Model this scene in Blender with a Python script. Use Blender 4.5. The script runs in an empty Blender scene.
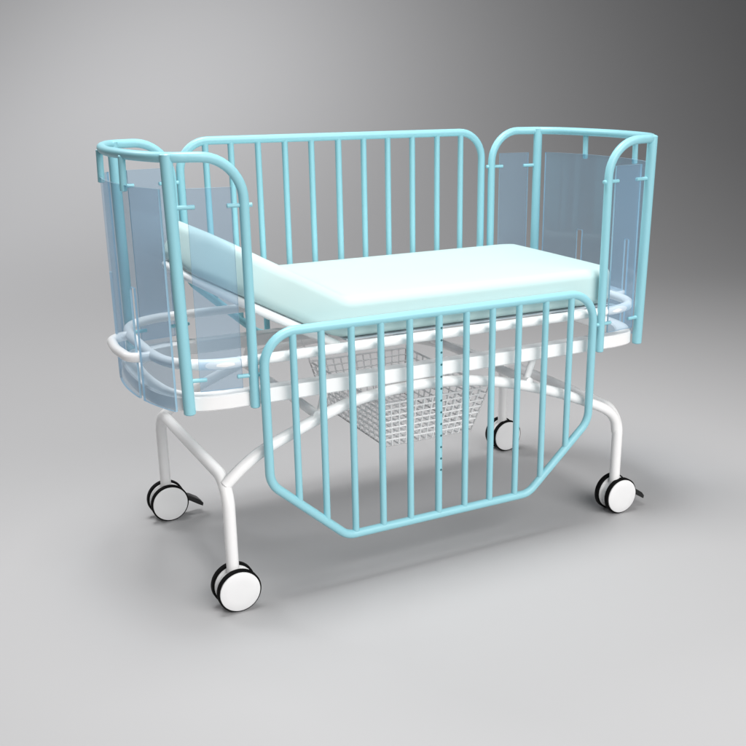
import bpy, bmesh, math
from mathutils import Vector, Matrix
sc = bpy.context.scene
COL = sc.collection
DZ = 0.010                                  # lifts the measured model so that the wheels touch z = 0

# ------------------------------------------------------------------ materials
def material(name, base, rough=0.4, spec=0.5, metal=0.0, coat=0.0, noise=0.0, nscale=40, bump=0.0, bscale=300):
    m = bpy.data.materials.new(name); m.use_nodes = True
    nt = m.node_tree; b = nt.nodes['Principled BSDF']
    b.inputs['Roughness'].default_value = rough
    b.inputs['Specular IOR Level'].default_value = spec
    b.inputs['Metallic'].default_value = metal
    b.inputs['Coat Weight'].default_value = coat
    b.inputs['Coat Roughness'].default_value = 0.15
    tc = nt.nodes.new('ShaderNodeTexCoord')
    n = nt.nodes.new('ShaderNodeTexNoise'); n.inputs['Scale'].default_value = nscale; n.inputs['Detail'].default_value = 4
    nt.links.new(tc.outputs['Object'], n.inputs['Vector'])
    mx = nt.nodes.new('ShaderNodeMix'); mx.data_type = 'RGBA'
    mx.inputs['A'].default_value = (*[c*(1-noise) for c in base], 1)
    mx.inputs['B'].default_value = (*[min(1, c*(1+noise)) for c in base], 1)
    nt.links.new(n.outputs['Fac'], mx.inputs['Factor'])
    nt.links.new(mx.outputs['Result'], b.inputs['Base Color'])
    if bump:
        n2 = nt.nodes.new('ShaderNodeTexNoise'); n2.inputs['Scale'].default_value = bscale; n2.inputs['Detail'].default_value = 3
        nt.links.new(tc.outputs['Object'], n2.inputs['Vector'])
        bp = nt.nodes.new('ShaderNodeBump'); bp.inputs['Strength'].default_value = bump; bp.inputs['Distance'].default_value = 0.002
        nt.links.new(n2.outputs['Fac'], bp.inputs['Height']); nt.links.new(bp.outputs['Normal'], b.inputs['Normal'])
    return m

M_TEAL  = material('teal_paint', (0.30, 0.615, 0.69), 0.38, 0.45, noise=0.015, nscale=25)
M_WHITE = material('white_paint', (0.90, 0.895, 0.89), 0.35, 0.5, noise=0.012, nscale=20)
M_WIRE  = material('white_wire', (0.93, 0.92, 0.92), 0.45, 0.4, noise=0.02)
M_HUB   = material('white_hub', (0.84, 0.84, 0.84), 0.35, 0.4, noise=0.012)
M_TYRE  = material('black_rubber', (0.003, 0.003, 0.003), 0.7, 0.12, noise=0.2)
M_PEDAL = material('black_plastic', (0.012, 0.012, 0.012), 0.35, 0.4, noise=0.2)
M_HOLE  = material('dark_hole', (0.05, 0.16, 0.18), 0.6, 0.2, noise=0.1)
M_STEEL = material('steel_bolt', (0.5, 0.5, 0.5), 0.35, 0.5, metal=0.9, noise=0.05)
M_MATT  = material('pale_mint_vinyl', (0.555, 0.725, 0.715), 0.48, 0.35, noise=0.01, nscale=12, bump=0.04, bscale=60)
M_FLOOR = material('studio_grey', (0.435, 0.435, 0.44), 0.62, 0.22, noise=0.006, nscale=1.5)
M_PLATE = material('grey_white_plate', (0.62, 0.66, 0.70), 0.4, 0.4, noise=0.02)

def acrylic():
    m = bpy.data.materials.new('blue_clear_acrylic'); m.use_nodes = True
    nt = m.node_tree
    for n in list(nt.nodes): nt.nodes.remove(n)
    out = nt.nodes.new('ShaderNodeOutputMaterial')
    tr = nt.nodes.new('ShaderNodeBsdfTransparent')
    gl = nt.nodes.new('ShaderNodeBsdfGlossy'); gl.inputs['Roughness'].default_value = 0.05
    gl.inputs['Color'].default_value = (0.9, 0.95, 1, 1)
    df = nt.nodes.new('ShaderNodeBsdfDiffuse')
    tc = nt.nodes.new('ShaderNodeTexCoord'); no = nt.nodes.new('ShaderNodeTexNoise'); no.inputs['Scale'].default_value = 3
    nt.links.new(tc.outputs['Object'], no.inputs['Vector'])
    cr = nt.nodes.new('ShaderNodeMix'); cr.data_type = 'RGBA'
    cr.inputs['A'].default_value = (0.89, 0.942, 0.978, 1); cr.inputs['B'].default_value = (0.90, 0.947, 0.98, 1)
    nt.links.new(no.outputs['Fac'], cr.inputs['Factor']); nt.links.new(cr.outputs['Result'], tr.inputs['Color'])
    df.inputs['Color'].default_value = (0.42, 0.60, 0.76, 1)
    m1 = nt.nodes.new('ShaderNodeMixShader'); m1.inputs['Fac'].default_value = 0.13
    nt.links.new(tr.outputs[0], m1.inputs[1]); nt.links.new(df.outputs[0], m1.inputs[2])
    lw = nt.nodes.new('ShaderNodeLayerWeight'); lw.inputs['Blend'].default_value = 0.5
    pw = nt.nodes.new('ShaderNodeMath'); pw.operation = 'POWER'; pw.inputs[1].default_value = 4
    sc_ = nt.nodes.new('ShaderNodeMath'); sc_.operation = 'MULTIPLY_ADD'; sc_.inputs[1].default_value = 0.35; sc_.inputs[2].default_value = 0.02
    nt.links.new(lw.outputs['Facing'], pw.inputs[0]); nt.links.new(pw.outputs[0], sc_.inputs[0])
    m2 = nt.nodes.new('ShaderNodeMixShader')
    nt.links.new(sc_.outputs[0], m2.inputs['Fac']); nt.links.new(m1.outputs[0], m2.inputs[1]); nt.links.new(gl.outputs[0], m2.inputs[2])
    nt.links.new(m2.outputs[0], out.inputs['Surface'])
    return m
M_ACR = acrylic()
M_EDGE = material('polished_acrylic_edge', (0.40, 0.60, 0.74), 0.2, 0.6, noise=0.01)

# ------------------------------------------------------------------ mesh helpers
def V(*a): return Vector(a)
def obj(name, bm, mat, parent=None, smooth=True, bevel=None):
    bmesh.ops.recalc_face_normals(bm, faces=bm.faces)
    me = bpy.data.meshes.new(name); bm.to_mesh(me); bm.free()
    for m in (mat if isinstance(mat, (list, tuple)) else [mat]): me.materials.append(m)
    if smooth:
        for p in me.polygons: p.use_smooth = True
    o = bpy.data.objects.new(name, me); COL.objects.link(o)
    if smooth:
        try: me.set_sharp_from_angle(angle=math.radians(40))
        except Exception: pass
    if bevel:
        b = o.modifiers.new('bevel', 'BEVEL'); b.width = bevel; b.segments = 3; b.limit_method = 'ANGLE'; b.angle_limit = math.radians(40)
        o.modifiers.new('wn', 'WEIGHTED_NORMAL').keep_sharp = True
    if parent: o.parent = parent
    return o

def fillet(pts, rad, closed=False, n=10):
    """poly-line with rounded corners; rad is one number or one per point"""
    pts = [Vector(p) for p in pts]; N = len(pts); out = []
    for i, p in enumerate(pts):
        r = rad[i] if isinstance(rad, (list, tuple)) else rad
        if (not closed and i in (0, N-1)) or r <= 0: out.append(p); continue
        a = pts[(i-1) % N]-p; b = pts[(i+1) % N]-p
        la, lb = a.length, b.length; a.normalize(); b.normalize()
        ang = a.angle(b)
        if ang > math.pi-0.02: out.append(p); continue
        t = min(r/math.tan(ang/2), la*0.49 if 0 < i-1 or closed else la*.95, lb*0.49 if i+1 < N-1 or closed else lb*.95)
        rr = t*math.tan(ang/2)
        c = p+(a+b).normalized()*(rr/math.sin(ang/2))
        s, e = p+a*t-c, p+b*t-c
        tot = s.angle(e)
        for k in range(n+1):
            f = k/n
            out.append(c+(s*math.sin((1-f)*tot)+e*math.sin(f*tot))/math.sin(tot))
    return out

def catmull(pts, n=8):
    P = [Vector(p) for p in pts]; P = [2*P[0]-P[1]]+P+[2*P[-1]-P[-2]]; out = []
    for i in range(1, len(P)-2):
        for k in range(n):
            t = k/n; a, b, c, d = P[i-1:i+3]
            out.append(.5*((2*b)+(c-a)*t+(2*a-5*b+4*c-d)*t*t+(3*b-a-3*c+d)*t**3))
    out.append(P[-2]); return out

def tube(bm, pts, r, seg=16, closed=False, cap=True, rs=None):
    pts = [Vector(p) for p in pts]
    q = [pts[0]]
    for p in pts[1:]:
        if (p-q[-1]).length > 1e-5: q.append(p)
    if closed and (q[0]-q[-1]).length < 1e-5: q.pop()
    pts = q; N = len(pts); rings = []; nrm = None
    for i in range(N):
        if closed: t = pts[(i+1) % N]-pts[i-1]
        else: t = pts[min(i+1, N-1)]-pts[max(i-1, 0)]
        t.normalize()
        if nrm is None:
            nrm = t.orthogonal().normalized()
        else:
            nrm = (nrm-t*nrm.dot(t)).normalized()
        bn = t.cross(nrm)
        rr = rs[i] if rs else r
        rings.append([bm.verts.new(pts[i]+(nrm*math.cos(2*math.pi*k/seg)+bn*math.sin(2*math.pi*k/seg))*rr) for k in range(seg)])
    M = N if closed else N-1
    for i in range(M):
        A, B = rings[i], rings[(i+1) % N]
        off = 0
        if closed and i == N-1:
            off = min(range(seg), key=lambda o: (A[0].co-B[o].co).length)
        for k in range(seg):
            bm.faces.new((A[k], A[(k+1) % seg], B[(k+1+off) % seg], B[(k+off) % seg]))
    if cap and not closed:
        for ring, sgn in ((rings[0], -1), (rings[-1], 1)):
            c = sum((v.co for v in ring), Vector())/seg
            i = 0 if sgn < 0 else N-1
            t = (pts[1]-pts[0] if i == 0 else pts[-1]-pts[-2]).normalized()
            rr = (ring[0].co-c).length
            last = ring                       # slightly domed end cap
            for f, h in ((.8, .35), (.45, .55)):
                nr = [bm.verts.new(c+(v.co-c)*f+t*sgn*h*rr*.5) for v in ring]
                for k in range(seg): bm.faces.new((last[k], last[(k+1) % seg], nr[(k+1) % seg], nr[k]))
                last = nr
            bm.faces.new(last)
    return bm

def one_tube(name, pts, r, mat, parent, **k):
    bm = bmesh.new(); tube(bm, pts, r, **k); return obj(name, bm, mat, parent)

def lathe_y(bm, prof, cx, cy, cz, seg=48, mi=0):
    """profile of (y, radius) turned round an axis along Y"""
    rings = []
    for y, r in prof:
        rings.append([bm.verts.new((cx+max(r, 1e-4)*math.cos(2*math.pi*k/seg), cy+y, cz+max(r, 1e-4)*math.sin(2*math.pi*k/seg))) for k in range(seg)])
    for A, B in zip(rings, rings[1:]):
        for k in range(seg):
            f = bm.faces.new((A[k], A[(k+1) % seg], B[(k+1) % seg], B[k])); f.material_index = mi
    bm.faces.new(rings[0]); bm.faces.new(rings[-1])

def box(bm, a, b):
    vs = [bm.verts.new((x, y, z)) for z in (a[2], b[2]) for y in (a[1], b[1]) for x in (a[0], b[0])]
    for f in ((0, 1, 3, 2), (4, 6, 7, 5), (0, 4, 5, 1), (2, 3, 7, 6), (0, 2, 6, 4), (1, 5, 7, 3)):
        bm.faces.new([vs[i] for i in f])

def sheet(bm, line, z0, z1, th):
    """upright sheet of thickness th following a plan line of (x, y)"""
    P = [Vector((x, y, 0)) for x, y in line]; N = len(P); cols = []
    for i, p in enumerate(P):
        t = (P[min(i+1, N-1)]-P[max(i-1, 0)]).normalized(); n = Vector((-t.y, t.x, 0))*th/2
        cols.append([bm.verts.new((q.x, q.y, z)) for q, z in ((p+n, z0), (p+n, z1), (p-n, z1), (p-n, z0))])
    for A, B in zip(cols, cols[1:]):
        for k in range(4): bm.faces.new((A[k], A[(k+1) % 4], B[(k+1) % 4], B[k])).material_index = k % 2
    bm.faces.new(cols[0]).material_index = 1; bm.faces.new(cols[-1]).material_index = 1

def root(name, label, cat, loc=(0, 0, 0)):
    o = bpy.data.objects.new(name, None); COL.objects.link(o); o.location = loc
    o['label'] = label; o['category'] = cat; o.empty_display_size = .1
    return o

# ------------------------------------------------------------------ studio sweep (floor that curves up into the background)
bm = bmesh.new()
prof = [(-14, 0)]+[(y, 0) for y in (-8, -4, -2, 0, 2, 3, 4)]
R = 8.0
prof += [(4+R*math.sin(a), R-R*math.cos(a)) for a in [math.radians(3*k) for k in range(1, 31)]]
prof += [(12, 12), (12, 16)]
cols = []
d = Vector((math.sin(math.radians(28.6)), math.cos(math.radians(28.6)), 0)); s = Vector((d.y, -d.x, 0))
for y, z in prof:
    cols.append([bm.verts.new(d*y+s*x+Vector((0, 0, z))) for x in (-22, -8, 0, 8, 22)])
for A, B in zip(cols, cols[1:]):
    for k in range(4): bm.faces.new((A[k], A[k+1], B[k+1], B[k]))
fl = obj('studio_floor', bm, M_FLOOR); fl['kind'] = 'structure'

# ------------------------------------------------------------------ the crib
crib = root('hospital_crib', 'aqua and white wheeled hospital crib with its front side rail lowered', 'crib')
def Z(p): return (p[0], p[1], p[2]+DZ)
def ZZ(L): return [Z(p) for p in L]

# deck ring: flat box-section ring with rounded ends
def ring_plan(xl, xr, y, n=10):
    pts = []
    def end(sg, X):
        return [(sg*.60, -y), (sg*.662, -y*.955), (sg*(X-.052), -y*.84), (sg*(X-.018), -y*.62), (sg*(X-.004), -y*.32), (sg*X, 0)]
    R_ = end(1, xr); L_ = end(-1, xl)
    r = R_+[(a, -b) for a, b in R_[-2::-1]]
    l = [(a, -b) for a, b in L_]+[(a, b) for a, b in L_[-2::-1]]
    out = [Vector((a, b, 0)) for a, b in catmull3(r)]+[Vector((a, b, 0)) for a, b in catmull3(l)]
    return out
def catmull3(p):
    return [(v.x, v.y) for v in catmull([(a, b, 0) for a, b in p], 5)]
plan = ring_plan(.764, .748, .296)
bm = bmesh.new(); N = len(plan); z0, z1, w = .526+DZ, .564+DZ, .046
cols = []
for i, p in enumerate(plan):
    t = (plan[(i+1) % N]-plan[i-1]).normalized(); n = Vector((-t.y, t.x, 0))      # inwards (plan runs counter-clockwise)
    e = .0035
    sec = [(0, z0+e), (0, z1-e), (e, z1), (w-e, z1), (w, z1-e), (w, z0+e), (w-e, z0), (e, z0)]
    cols.append([bm.verts.new((p.x+n.x*a, p.y+n.y*a, z)) for a, z in sec])
for i in range(N):
    A, B = cols[i], cols[(i+1) % N]
    for k in range(8): bm.faces.new((A[k], A[(k+1) % 8], B[(k+1) % 8], B[k]))
deck = obj('deck_ring', bm, M_WHITE, crib)

# mattress support tube and its end loops
zt_ = .640
def tube_end(sg, X): return [(sg*.52, -.288), (sg*.62, -.280), (sg*.695, -.235), (sg*(X-.006), -.15), (sg*X, 0)]
Rr = tube_end(1, .735); Ll = tube_end(-1, .735)
pl = catmull3(Rr+[(a, -b) for a, b in Rr[-2::-1]])+catmull3([(a, -b) for a, b in Ll]+[(a, b) for a, b in Ll[-2::-1]])
mf = one_tube('mattress_frame', [(a, b, zt_+DZ) for a, b in pl], .0135, M_WHITE, crib, closed=True)
for sg in (-1, 1):
    pts = [(sg*.727, -.120, zt_), (sg*.786, -.120, zt_-.004), (sg*.797, 0, zt_-.004), (sg*.786, .120, zt_-.004), (sg*.727, .120, zt_)]
    one_tube('end_bumper', fillet(ZZ(pts), [0, .045, .3, .045, 0]), .0125, M_WHITE, mf)
# posts that carry the support tube on the deck ring
for x, y in ((-.45, -.288), (.45, -.288), (-.45, .288), (.45, .288)):
    pass
# bearer slats and pan beneath the mattress
for x in (-.10, .16, .42, .60):
    bm = bmesh.new(); box(bm, Z((x-.02, -.281, .6415)), Z((x+.02, .281, .6505))); obj('bearer_slat', bm, M_PLATE, mf, False, .002)
bm = bmesh.new(); box(bm, Z((-.27, -.270, .6515)), Z((.60, .270, .656))); obj('mattress_pan', bm, M_PLATE, mf, False, .0015)

# raised backrest: tube frame and panel
hx, hz = -.285, .654
dirb = Vector((-math.cos(math.radians(28.6)), 0, math.sin(math.radians(28.6))))
nb = Vector((-math.sin(math.radians(28.6)), 0, -math.cos(math.radians(28.6))))      # away from the mattress
def bp(s, y, o): v = Vector((hx, y, hz))+dirb*s+nb*o; return (v.x, v.y, v.z+DZ)
bf = one_tube('backrest_frame', fillet([bp(-.0, -.262, .013), bp(.385, -.262, .013), bp(.385, .262, .013), bp(0, .262, .013)], .21, n=20), .0115, M_WHITE, crib)
bm = bmesh.new()
vs = [bm.verts.new(bp(s_, y_, o_)) for o_ in (0.0, .006) for y_ in (-.21, .21) for s_ in (.01, .31)]
for f in ((0, 1, 3, 2), (4, 6, 7, 5), (0, 4, 5, 1), (2, 3, 7, 6), (0, 2, 6, 4), (1, 5, 7, 3)): bm.faces.new([vs[i] for i in f])
obj('backrest_panel', bm, M_PLATE, bf, False, .0015)

# base: a leg frame at each end, arched beams along both sides, cross tubes and links
LX, YF, YB = .620, -.302, .336
for sg in (-1, 1):
    x = sg*LX + (0.004 if sg > 0 else 0)
    one_tube('leg_frame', fillet(ZZ([(x, YF, .085), (x, YF, .342 if sg < 0 else .326), (x, YB, .342 if sg < 0 else .326), (x, YB, .085)]), .072, n=14), .0160, M_WHITE, crib, seg=24)
arch = [(-.620, .325), (-.597, .345), (-.565, .370), (-.515, .400), (-.415, .440), (-.273, .488), (-.125, .506), (.03, .503), (.195, .476), (.37, .424), (.50, .372), (.575, .337), (.612, .300), (.6235, .255)]
for sgn, y in ((1, YF), (-1, YB)):
    one_tube('arched_beam', catmull([Z((a, y+sgn*(.018 if abs(a) < .55 or a < 0 else .003), b)) for a, b in arch], 6), .0155, M_WHITE, crib, seg=20)
for x, z in ((-.365, .455), (.297, .447)):
    one_tube('cross_tube', ZZ([(x, YF+.012, z+.016), (x, YB-.012, z+.016)]), .0125, M_WHITE, crib)
for y in (YF+.030, YB-.030):
    for (xa, za), (xb, zb) in (((-.352, .462), (-.335, .533)), ((.292, .452), (.322, .533))):
        st = one_tube('lift_link', ZZ([(xa, y, za), (xb, y, zb)]), .010, M_WHITE, crib)

# ---------------- casters
def caster(x, y, pedal):
    bm = bmesh.new()
    lathe_y(bm, [(-.016, .030), (-.014, .044), (.014, .044), (.016, .030)], x, y, .058)
    tube(bm, [(x, y, .060), (x, y, .112)], .0135, seg=20)
    body = obj('caster', bm, M_HUB, crib)
    for sg in (-1, 1):
        bm = bmesh.new()                        # wheel disc with a gently domed cover
        lathe_y(bm, [(sg*.012, .030), (sg*.013, .0515), (sg*.017, .0528), (sg*.031, .0536), (sg*.0345, .0530), (sg*.0360, .0500), (sg*.0367, .030), (sg*.037, .004)], x, y, .058, 64)
        wh = obj('wheel', bm, M_HUB, body)
        bm = bmesh.new()
        lathe_y(bm, [(sg*.0155, .0500), (sg*.0160, .0560), (sg*.0180, .0578), (sg*.0300, .0580), (sg*.0318, .0566), (sg*.0320, .0500)], x, y, .058, 64)
        obj('tyre', bm, M_TYRE, wh)
    if pedal:
        bm = bmesh.new()
        P = [(x+.040, .064), (x+.066, .055), (x+.092, .038), (x+.106, .026)]
        W_ = [.010, .015, .019, .015]; T = [.008, .008, .0075, .005]
        rings = []
        for (a, b), w_, t in zip(P, W_, T):
            rings.append([bm.verts.new((a+dx, y+dy, b+dz)) for dx, dy, dz in ((0, -w_, -t), (t*.5, -w_, t), (t*.5, w_, t), (0, w_, -t))])
        for A, B in zip(rings, rings[1:]):
            for k in range(4): bm.faces.new((A[k], A[(k+1) % 4], B[(k+1) % 4], B[k]))
        bm.faces.new(rings[0]); bm.faces.new(rings[-1])
        obj('brake_pedal', bm, M_PEDAL, body, True, .002)
caster(-.614, -.300, False)
caster(.636, -.296, True)
caster(-.618, .338, True)
caster(.632, .341, False)

# ---------------- side rails
BX = [-.4285, -.3525, -.2695, -.1855, -.1005, -.0115, .0740, .1580, .2455, .3365, .4250]
def side_rail(y, dz, holes, k_=1.0, xo=0.0):
    zt = .705+dz; zb = zt-.585*k_
    fr = fillet([(p[0]*k_+xo, p[1], p[2]) for p in [(.506, y, zt), (.506, y, zb+.190), (.295, y, zb), (-.295, y, zb), (-.506, y, zb+.190), (-.506, y, zt)]],
                [.085, .07, .06, .06, .07, .085], closed=True, n=10)
    rail = one_tube('side_rail', fr, .0118, M_TEAL, crib, closed=True, seg=20)
    for i, x in enumerate(BX):
        zl = zb if abs(x) < .295 else zb+(abs(x)-.295)/.211*.190
        c = i == 6-1; x = x*k_+xo
        b = one_tube('baluster', [(x, y, zl+.003), (x, y, zt-.004)], .0092 if not c else .0098, M_TEAL, rail, seg=14, cap=False)
        if holes and c:
            for k in range(13):
                bm = bmesh.new()
                bmesh.ops.create_uvsphere(bm, u_segments=12, v_segments=8, radius=.0032, matrix=Matrix.Translation((x+.002, y-.0090, zt-.042-k*.0335)))
                obj('adjustment_hole', bm, M_HOLE, b)
    return rail
fr_ = side_rail(-.324, DZ+.0068, True, .992, -.013);  fr_['label'] = 'lowered front side rail of aqua bars with chamfered lower corners'
bk_ = side_rail(.320, .4245+DZ, False); bk_['label'] = 'raised back side rail of aqua bars behind the mattress'

# ---------------- end guards
ZT = 1.130+DZ; ZB = .526+DZ
def guard(sg, X, px, lab):
    ix, iy, py = .5355, .303, .279
    half = [(.645, -.297), (px, -py), (X-.040, -.225), (X-.014, -.135), (X, 0)]
    plan = [(a, b) for a, b in half]+[(a, -b) for a, b in half[-2::-1]]
    plan = [(ix+.045, -iy)]+plan+[(ix+.045, iy)]
    pl = catmull3(plan)
    top = [Vector((sg*a, b, ZT)) for a, b in pl]
    # front and rear uprights bend into the top rail
    def bend(y, rev):
        r = .10
        pts = [(sg*ix, y, ZB)]+[(sg*(ix+r-r*math.cos(t)), y, ZT-r+r*math.sin(t)) for t in [math.radians(7.5*k) for k in range(13)]]
        pts = [Vector(p) for p in pts]
        return pts[::-1] if rev else pts
    keep = [p for p in top if abs(p.x) > ix+.112]
    path = bend(-iy, False)+keep+bend(iy, True)
    g = one_tube('end_guard', path, .0120, M_TEAL, crib, seg=20)
    g['label'] = lab
    for s_ in (-1, 1):
        lean = .006*sg if s_ < 0 else 0
        one_tube('corner_post', [(sg*px-lean*.6, s_*py, ZB), (sg*px+lean, s_*py, ZT+.006)], .0145, M_TEAL, g, seg=20)
    # curved end panel with two slots for the bumper
    yl = .262; po = .008 if sg < 0 else -.003
    def xe(y):
        t = abs(y)/yl
        return X+po-(.052*t**2.4+.006*t)
    zlo, zhi, zs = .530+DZ, 1.060+DZ, .815+DZ
    def strip(y0, y1, za, zb, n): return [(sg*xe(y0+(y1-y0)*k/n), y0+(y1-y0)*k/n) for k in range(n+1)]
    ys = [-yl+2*yl*k/64 for k in range(65)]
    for v in (-.131, -.109, .109, .131): ys.append(v)
    ys = sorted(ys)
    ys = [v for i, v in enumerate(ys) if v in (-.131, -.109, .109, .131) or all(abs(v-q) > .003 for q in (-.131, -.109, .109, .131))]
    zs_ = [zlo, zs, zhi]; th = .0055
    bm = bmesh.new(); grid = {}
    for i, y in enumerate(ys):
        t = Vector((sg*(xe(min(yl, y+.002))-xe(max(-yl, y-.002))), .004, 0)).normalized(); n = Vector((t.y, -t.x, 0))
        for j, z in enumerate(zs_):
            for k in (0, 1):
                q = Vector((sg*xe(y), y, z))+n*(th/2 if k else -th/2)
                grid[i, j, k] = bm.verts.new(q)
    def solid(i, j): return 0 <= i < len(ys)-1 and 0 <= j < 2 and not (j == 0 and .109 < abs((ys[i]+ys[i+1])/2) < .131)
    for i in range(len(ys)-1):
        for j in range(2):
            if not solid(i, j): continue
            for k in (0, 1): bm.faces.new([grid[i+a, j+b, k] for a, b in ((0, 0), (1, 0), (1, 1), (0, 1))])
            for di, dj, e in ((-1, 0, ((0, 0), (0, 1))), (1, 0, ((1, 0), (1, 1))), (0, -1, ((0, 0), (1, 0))), (0, 1, ((0, 1), (1, 1)))):
                if not solid(i+di, j+dj):
                    (a, b), (c, d_) = e
                    bm.faces.new((grid[i+a, j+b, 0], grid[i+c, j+d_, 0], grid[i+c, j+d_, 1], grid[i+a, j+b, 1])).material_index = 1
    bmesh.ops.delete(bm, geom=[v for v in bm.verts if not v.link_faces], context='VERTS')
    obj('end_panel', bm, [M_ACR, M_EDGE], g)
    for y in (-.122, .122):
        one_tube('panel_hanger', [(sg*(X-.003), y, 1.047+DZ), (sg*(X-.005), y, ZT-.004)], .0085, M_TEAL, g, seg=14)
    # flat side panels with pins
    for s_ in (-1, 1):
        def P(f): return (sg*(ix+(px-ix)*f), s_*(iy+(py-iy)*f))
        a, b = P(.17), P(.80)
        bm = bmesh.new(); sheet(bm, [a, b], .578+DZ, 1.060+DZ, .0055)
        obj('side_panel', bm, [M_ACR, M_EDGE], g)
        for z in (.607, 1.018):
            i0 = P(-.11); i1 = P(.24)
            one_tube('panel_pin', [(*i0, z+DZ), (*[c for c in i1], z+DZ)], .0052, M_TEAL, g, seg=12)
            j0 = P(.98); j1 = P(.70)
            one_tube('panel_pin', [(*j0, z+DZ), (*j1, z+DZ)], .0052, M_TEAL, g, seg=12)
    return g
guard(-1, .770, .697, 'head end guard with curved acrylic panel beside the raised backrest')
guard(1, .785, .702, 'foot end guard with curved acrylic panel at the flat end')

# ------------------------------------------------------------------ mattress (lies on the crib)
mt = root('crib_mattress', 'pale mint mattress with raised head section lying in the crib', 'mattress', (0, 0, .658+DZ))
T = .107; Wm = .280
xr = .612; ang = math.radians(28.6)
# centre line in the xz plane
hinge = Vector((-.277, .658+T/2))
path = []
Rb = .11; tl = Rb*math.tan(ang/2)
n = 40
for k in range(n+1): path.append(Vector((xr-(xr-hinge.x-tl)*k/n, hinge.y)))
cc = Vector((hinge.x+tl, hinge.y+Rb))
for k in range(1, 13):
    a = ang*k/12; path.append(Vector((cc.x-Rb*math.sin(a), cc.y-Rb*math.cos(a))))
db = Vector((-math.cos(ang), math.sin(ang))); L = .385-tl
st = path[-1].copy()
for k in range(1, 25): path.append(st+db*L*k/24)
cum = [0]
for a, b in zip(path, path[1:]): cum.append(cum[-1]+(b-a).length)
tot = cum[-1]
def at(s_):
    s_ = max(0, min(tot, s_))
    for i in range(len(cum)-1):
        if s_ <= cum[i+1]+1e-9:
            f = (s_-cum[i])/(cum[i+1]-cum[i]); p = path[i].lerp(path[i+1], f)
            return p, (path[i+1]-path[i]).normalized()
    return path[-1], db
ends = [0, .0008, .002, .004, .007, .011, .016, .023, .031, .041, .052, .064]
RH = .215
ends2 = ends[:8]+[.031+.184*(k/14) for k in range(1, 15)]
ss = ends+[.064+(tot-.064-RH)*k/50 for k in range(1, 50)]+[tot-e for e in ends2[::-1]]
bm = bmesh.new(); rings = []
re, rp = .027, .062
for s_ in ss:
    p, t = at(s_); e = min(s_, tot-s_); rp = .062 if s_ < tot/2 else RH
    hw = Wm-(rp-math.sqrt(max(0, rp*rp-(rp-e)**2)) if e < rp else 0)
    ht = T/2-(re-math.sqrt(max(0, re*re-(re-e)**2)) if e < re else 0)
    nrm = Vector((t.y, -t.x))
    if nrm.y < 0: nrm = -nrm
    r0 = min(re, ht)
    sec = []
    for qx, qz, a0 in ((1, 1, 0), (-1, 1, 90), (-1, -1, 180), (1, -1, 270)):
        for k in range(7):
            a = math.radians(a0+15*k)
            sec.append((qx*(hw-r0)+r0*math.cos(a), qz*(ht-r0)+r0*math.sin(a)))
    # subdivide the long faces so the soft crown can be shaped
    full = []
    for ii, (a, b) in enumerate(zip(sec, sec[1:]+sec[:1])):
        m = 10 if ii in (6, 20) else 1
        for k in range(m): full.append((a[0]+(b[0]-a[0])*k/m, a[1]+(b[1]-a[1])*k/m))
    ring = []
    for yy, tt in full:
        crown = .003*(1-(yy/Wm)**2)*(1 if tt > 0 else 0)*min(1, e/.06)
        q = p+nrm*(tt+crown)
        ring.append(bm.verts.new((q.x, yy, q.y-.658)))
    rings.append(ring)
for A, B in zip(rings, rings[1:]):
    m = len(A)
    for k in range(m): bm.faces.new((A[k], A[(k+1) % m], B[(k+1) % m], B[k]))
bm.faces.new(rings[0]); bm.faces.new(rings[-1])
obj('mattress_cover', bm, M_MATT, mt)

# ------------------------------------------------------------------ wire basket (hangs beneath the deck)
bk = root('wire_basket', 'white wire mesh basket hanging beneath the crib deck', 'basket', (.03, .04, .300+DZ))
def bpnt(u, v, h):       # u, v in 0..1 across x and y, h in 0..1 up
    xa = -.112+(-.140+.112)*h; xb = .172+(.207-.172)*h
    ya = -.172+(-.212+.172)*h; yb = .250+(.300-.250)*h
    return Vector((xa+(xb-xa)*u-.03, ya+(yb-ya)*v-.04, .140*h))
wr = .0025
def wires(name, fs):
    bm = bmesh.new()
    for a, b in fs: tube(bm, [a, b], wr, seg=6, cap=False)
    return obj(name, bm, M_WIRE, bk)
H = [k/7 for k in range(8)]
U = [k/13 for k in range(14)]; W_ = [k/13 for k in range(14)]
for v, nm in ((0, 'mesh_side'), (1, 'mesh_side')):
    wires(nm, [(bpnt(0, v, h), bpnt(1, v, h)) for h in H[:-1]]+[(bpnt(u, v, 0), bpnt(u, v, 1)) for u in U])
for u, nm in ((0, 'mesh_side'), (1, 'mesh_side')):
    wires(nm, [(bpnt(u, 0, h), bpnt(u, 1, h)) for h in H[:-1]]+[(bpnt(u, v, 0), bpnt(u, v, 1)) for v in W_])
wires('mesh_bottom', [(bpnt(u, 0, 0), bpnt(u, 1, 0)) for u in U]+[(bpnt(0, v, 0), bpnt(1, v, 0)) for v in W_])
bm = bmesh.new(); tube(bm, fillet([bpnt(0, 0, 1), bpnt(1, 0, 1), bpnt(1, 1, 1), bpnt(0, 1, 1)], .012, closed=True, n=4), .0032, seg=10, closed=True)
obj('rim', bm, M_WIRE, bk)
for u, v, dx in ((0, .0, -.03), (1, .0, .03), (0, 1, -.03), (1, 1, .03)):
    p = bpnt(u, v, 1)
    one_tube('hanger', fillet([p, p+Vector((dx, 0, .09)), p+Vector((dx, (-.06 if v == 0 else .0), .093))], .01), .0028, M_WIRE, bk, seg=8)

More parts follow.
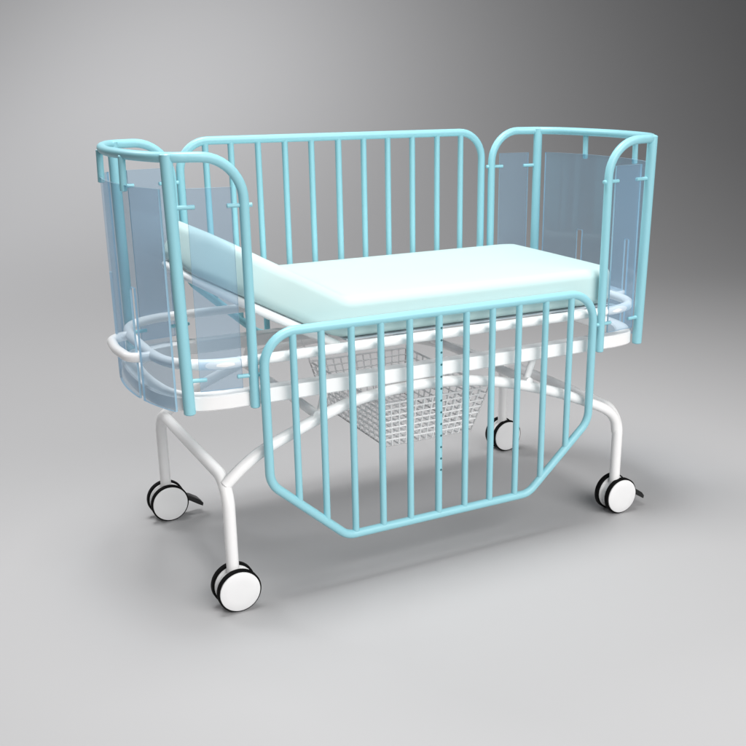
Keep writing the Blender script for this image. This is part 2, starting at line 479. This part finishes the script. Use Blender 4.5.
# ------------------------------------------------------------------ camera
f, yaw, pitch, roll, vx, vy = 995.14, math.radians(28.644), math.radians(17.917), .0039, 44.38, 28.44
d = Vector((math.sin(yaw)*math.cos(pitch), math.cos(yaw)*math.cos(pitch), -math.sin(pitch)))
r = Vector((math.cos(yaw), -math.sin(yaw), 0)); u = r.cross(d)
r2 = r*math.cos(roll)-u*math.sin(roll); u2 = r*math.sin(roll)+u*math.cos(roll)
cam = bpy.data.cameras.new('camera'); co = bpy.data.objects.new('camera', cam); COL.objects.link(co)
mw = Matrix((( r2.x, u2.x, -d.x, -1.3047), (r2.y, u2.y, -d.y, -2.5463), (r2.z, u2.z, -d.z, 1.293+DZ), (0, 0, 0, 1)))
co.matrix_world = mw
cam.sensor_width = 36; cam.lens = f/746*36; cam.shift_x = -vx/746; cam.shift_y = vy/746
cam.clip_start = .05; cam.clip_end = 200
sc.camera = co

# ------------------------------------------------------------------ studio lights
wd = bpy.data.worlds.new('World'); sc.world = wd; wd.use_nodes = True
bg = wd.node_tree.nodes['Background']; bg.inputs['Color'].default_value = (.99, .99, 1, 1); bg.inputs['Strength'].default_value = .06
def area(name, loc, target, size, power, col=(1, 1, 1), spread=180):
    l = bpy.data.lights.new(name, 'AREA'); l.shape = 'RECTANGLE'; l.size, l.size_y = size; l.energy = power; l.color = col; l.spread = math.radians(spread)
    o = bpy.data.objects.new(name, l); COL.objects.link(o); o.location = loc
    o.rotation_euler = (Vector(target)-Vector(loc)).to_track_quat('-Z', 'Y').to_euler()
area('softbox_overhead', (-.40, .20, 5.0), (.05, 0, 0), (1.7, 1.7), 98, (1, .99, .985), 120)
area('softbox_front', (.5, -4.0, 2.6), (.1, -.5, .2), (4.6, 3.0), 92, (1, .99, .985), 105)
area('softbox_left', (-2.6, 4.6, 4.8), (.8, 6.4, 0), (2.6, 2.6), 245, (.99, .99, 1))
area('softbox_background', (.9, 6.6, 4.8), (2.1, 9.4, .6), (2.8, 2.8), 84, (.99, .99, 1), 140)

sc.render.engine = 'CYCLES'
sc.view_settings.view_transform = 'Standard'; sc.view_settings.look = 'None'
sc.view_settings.exposure = 0; sc.view_settings.gamma = 1
sc.cycles.transparent_max_bounces = 24
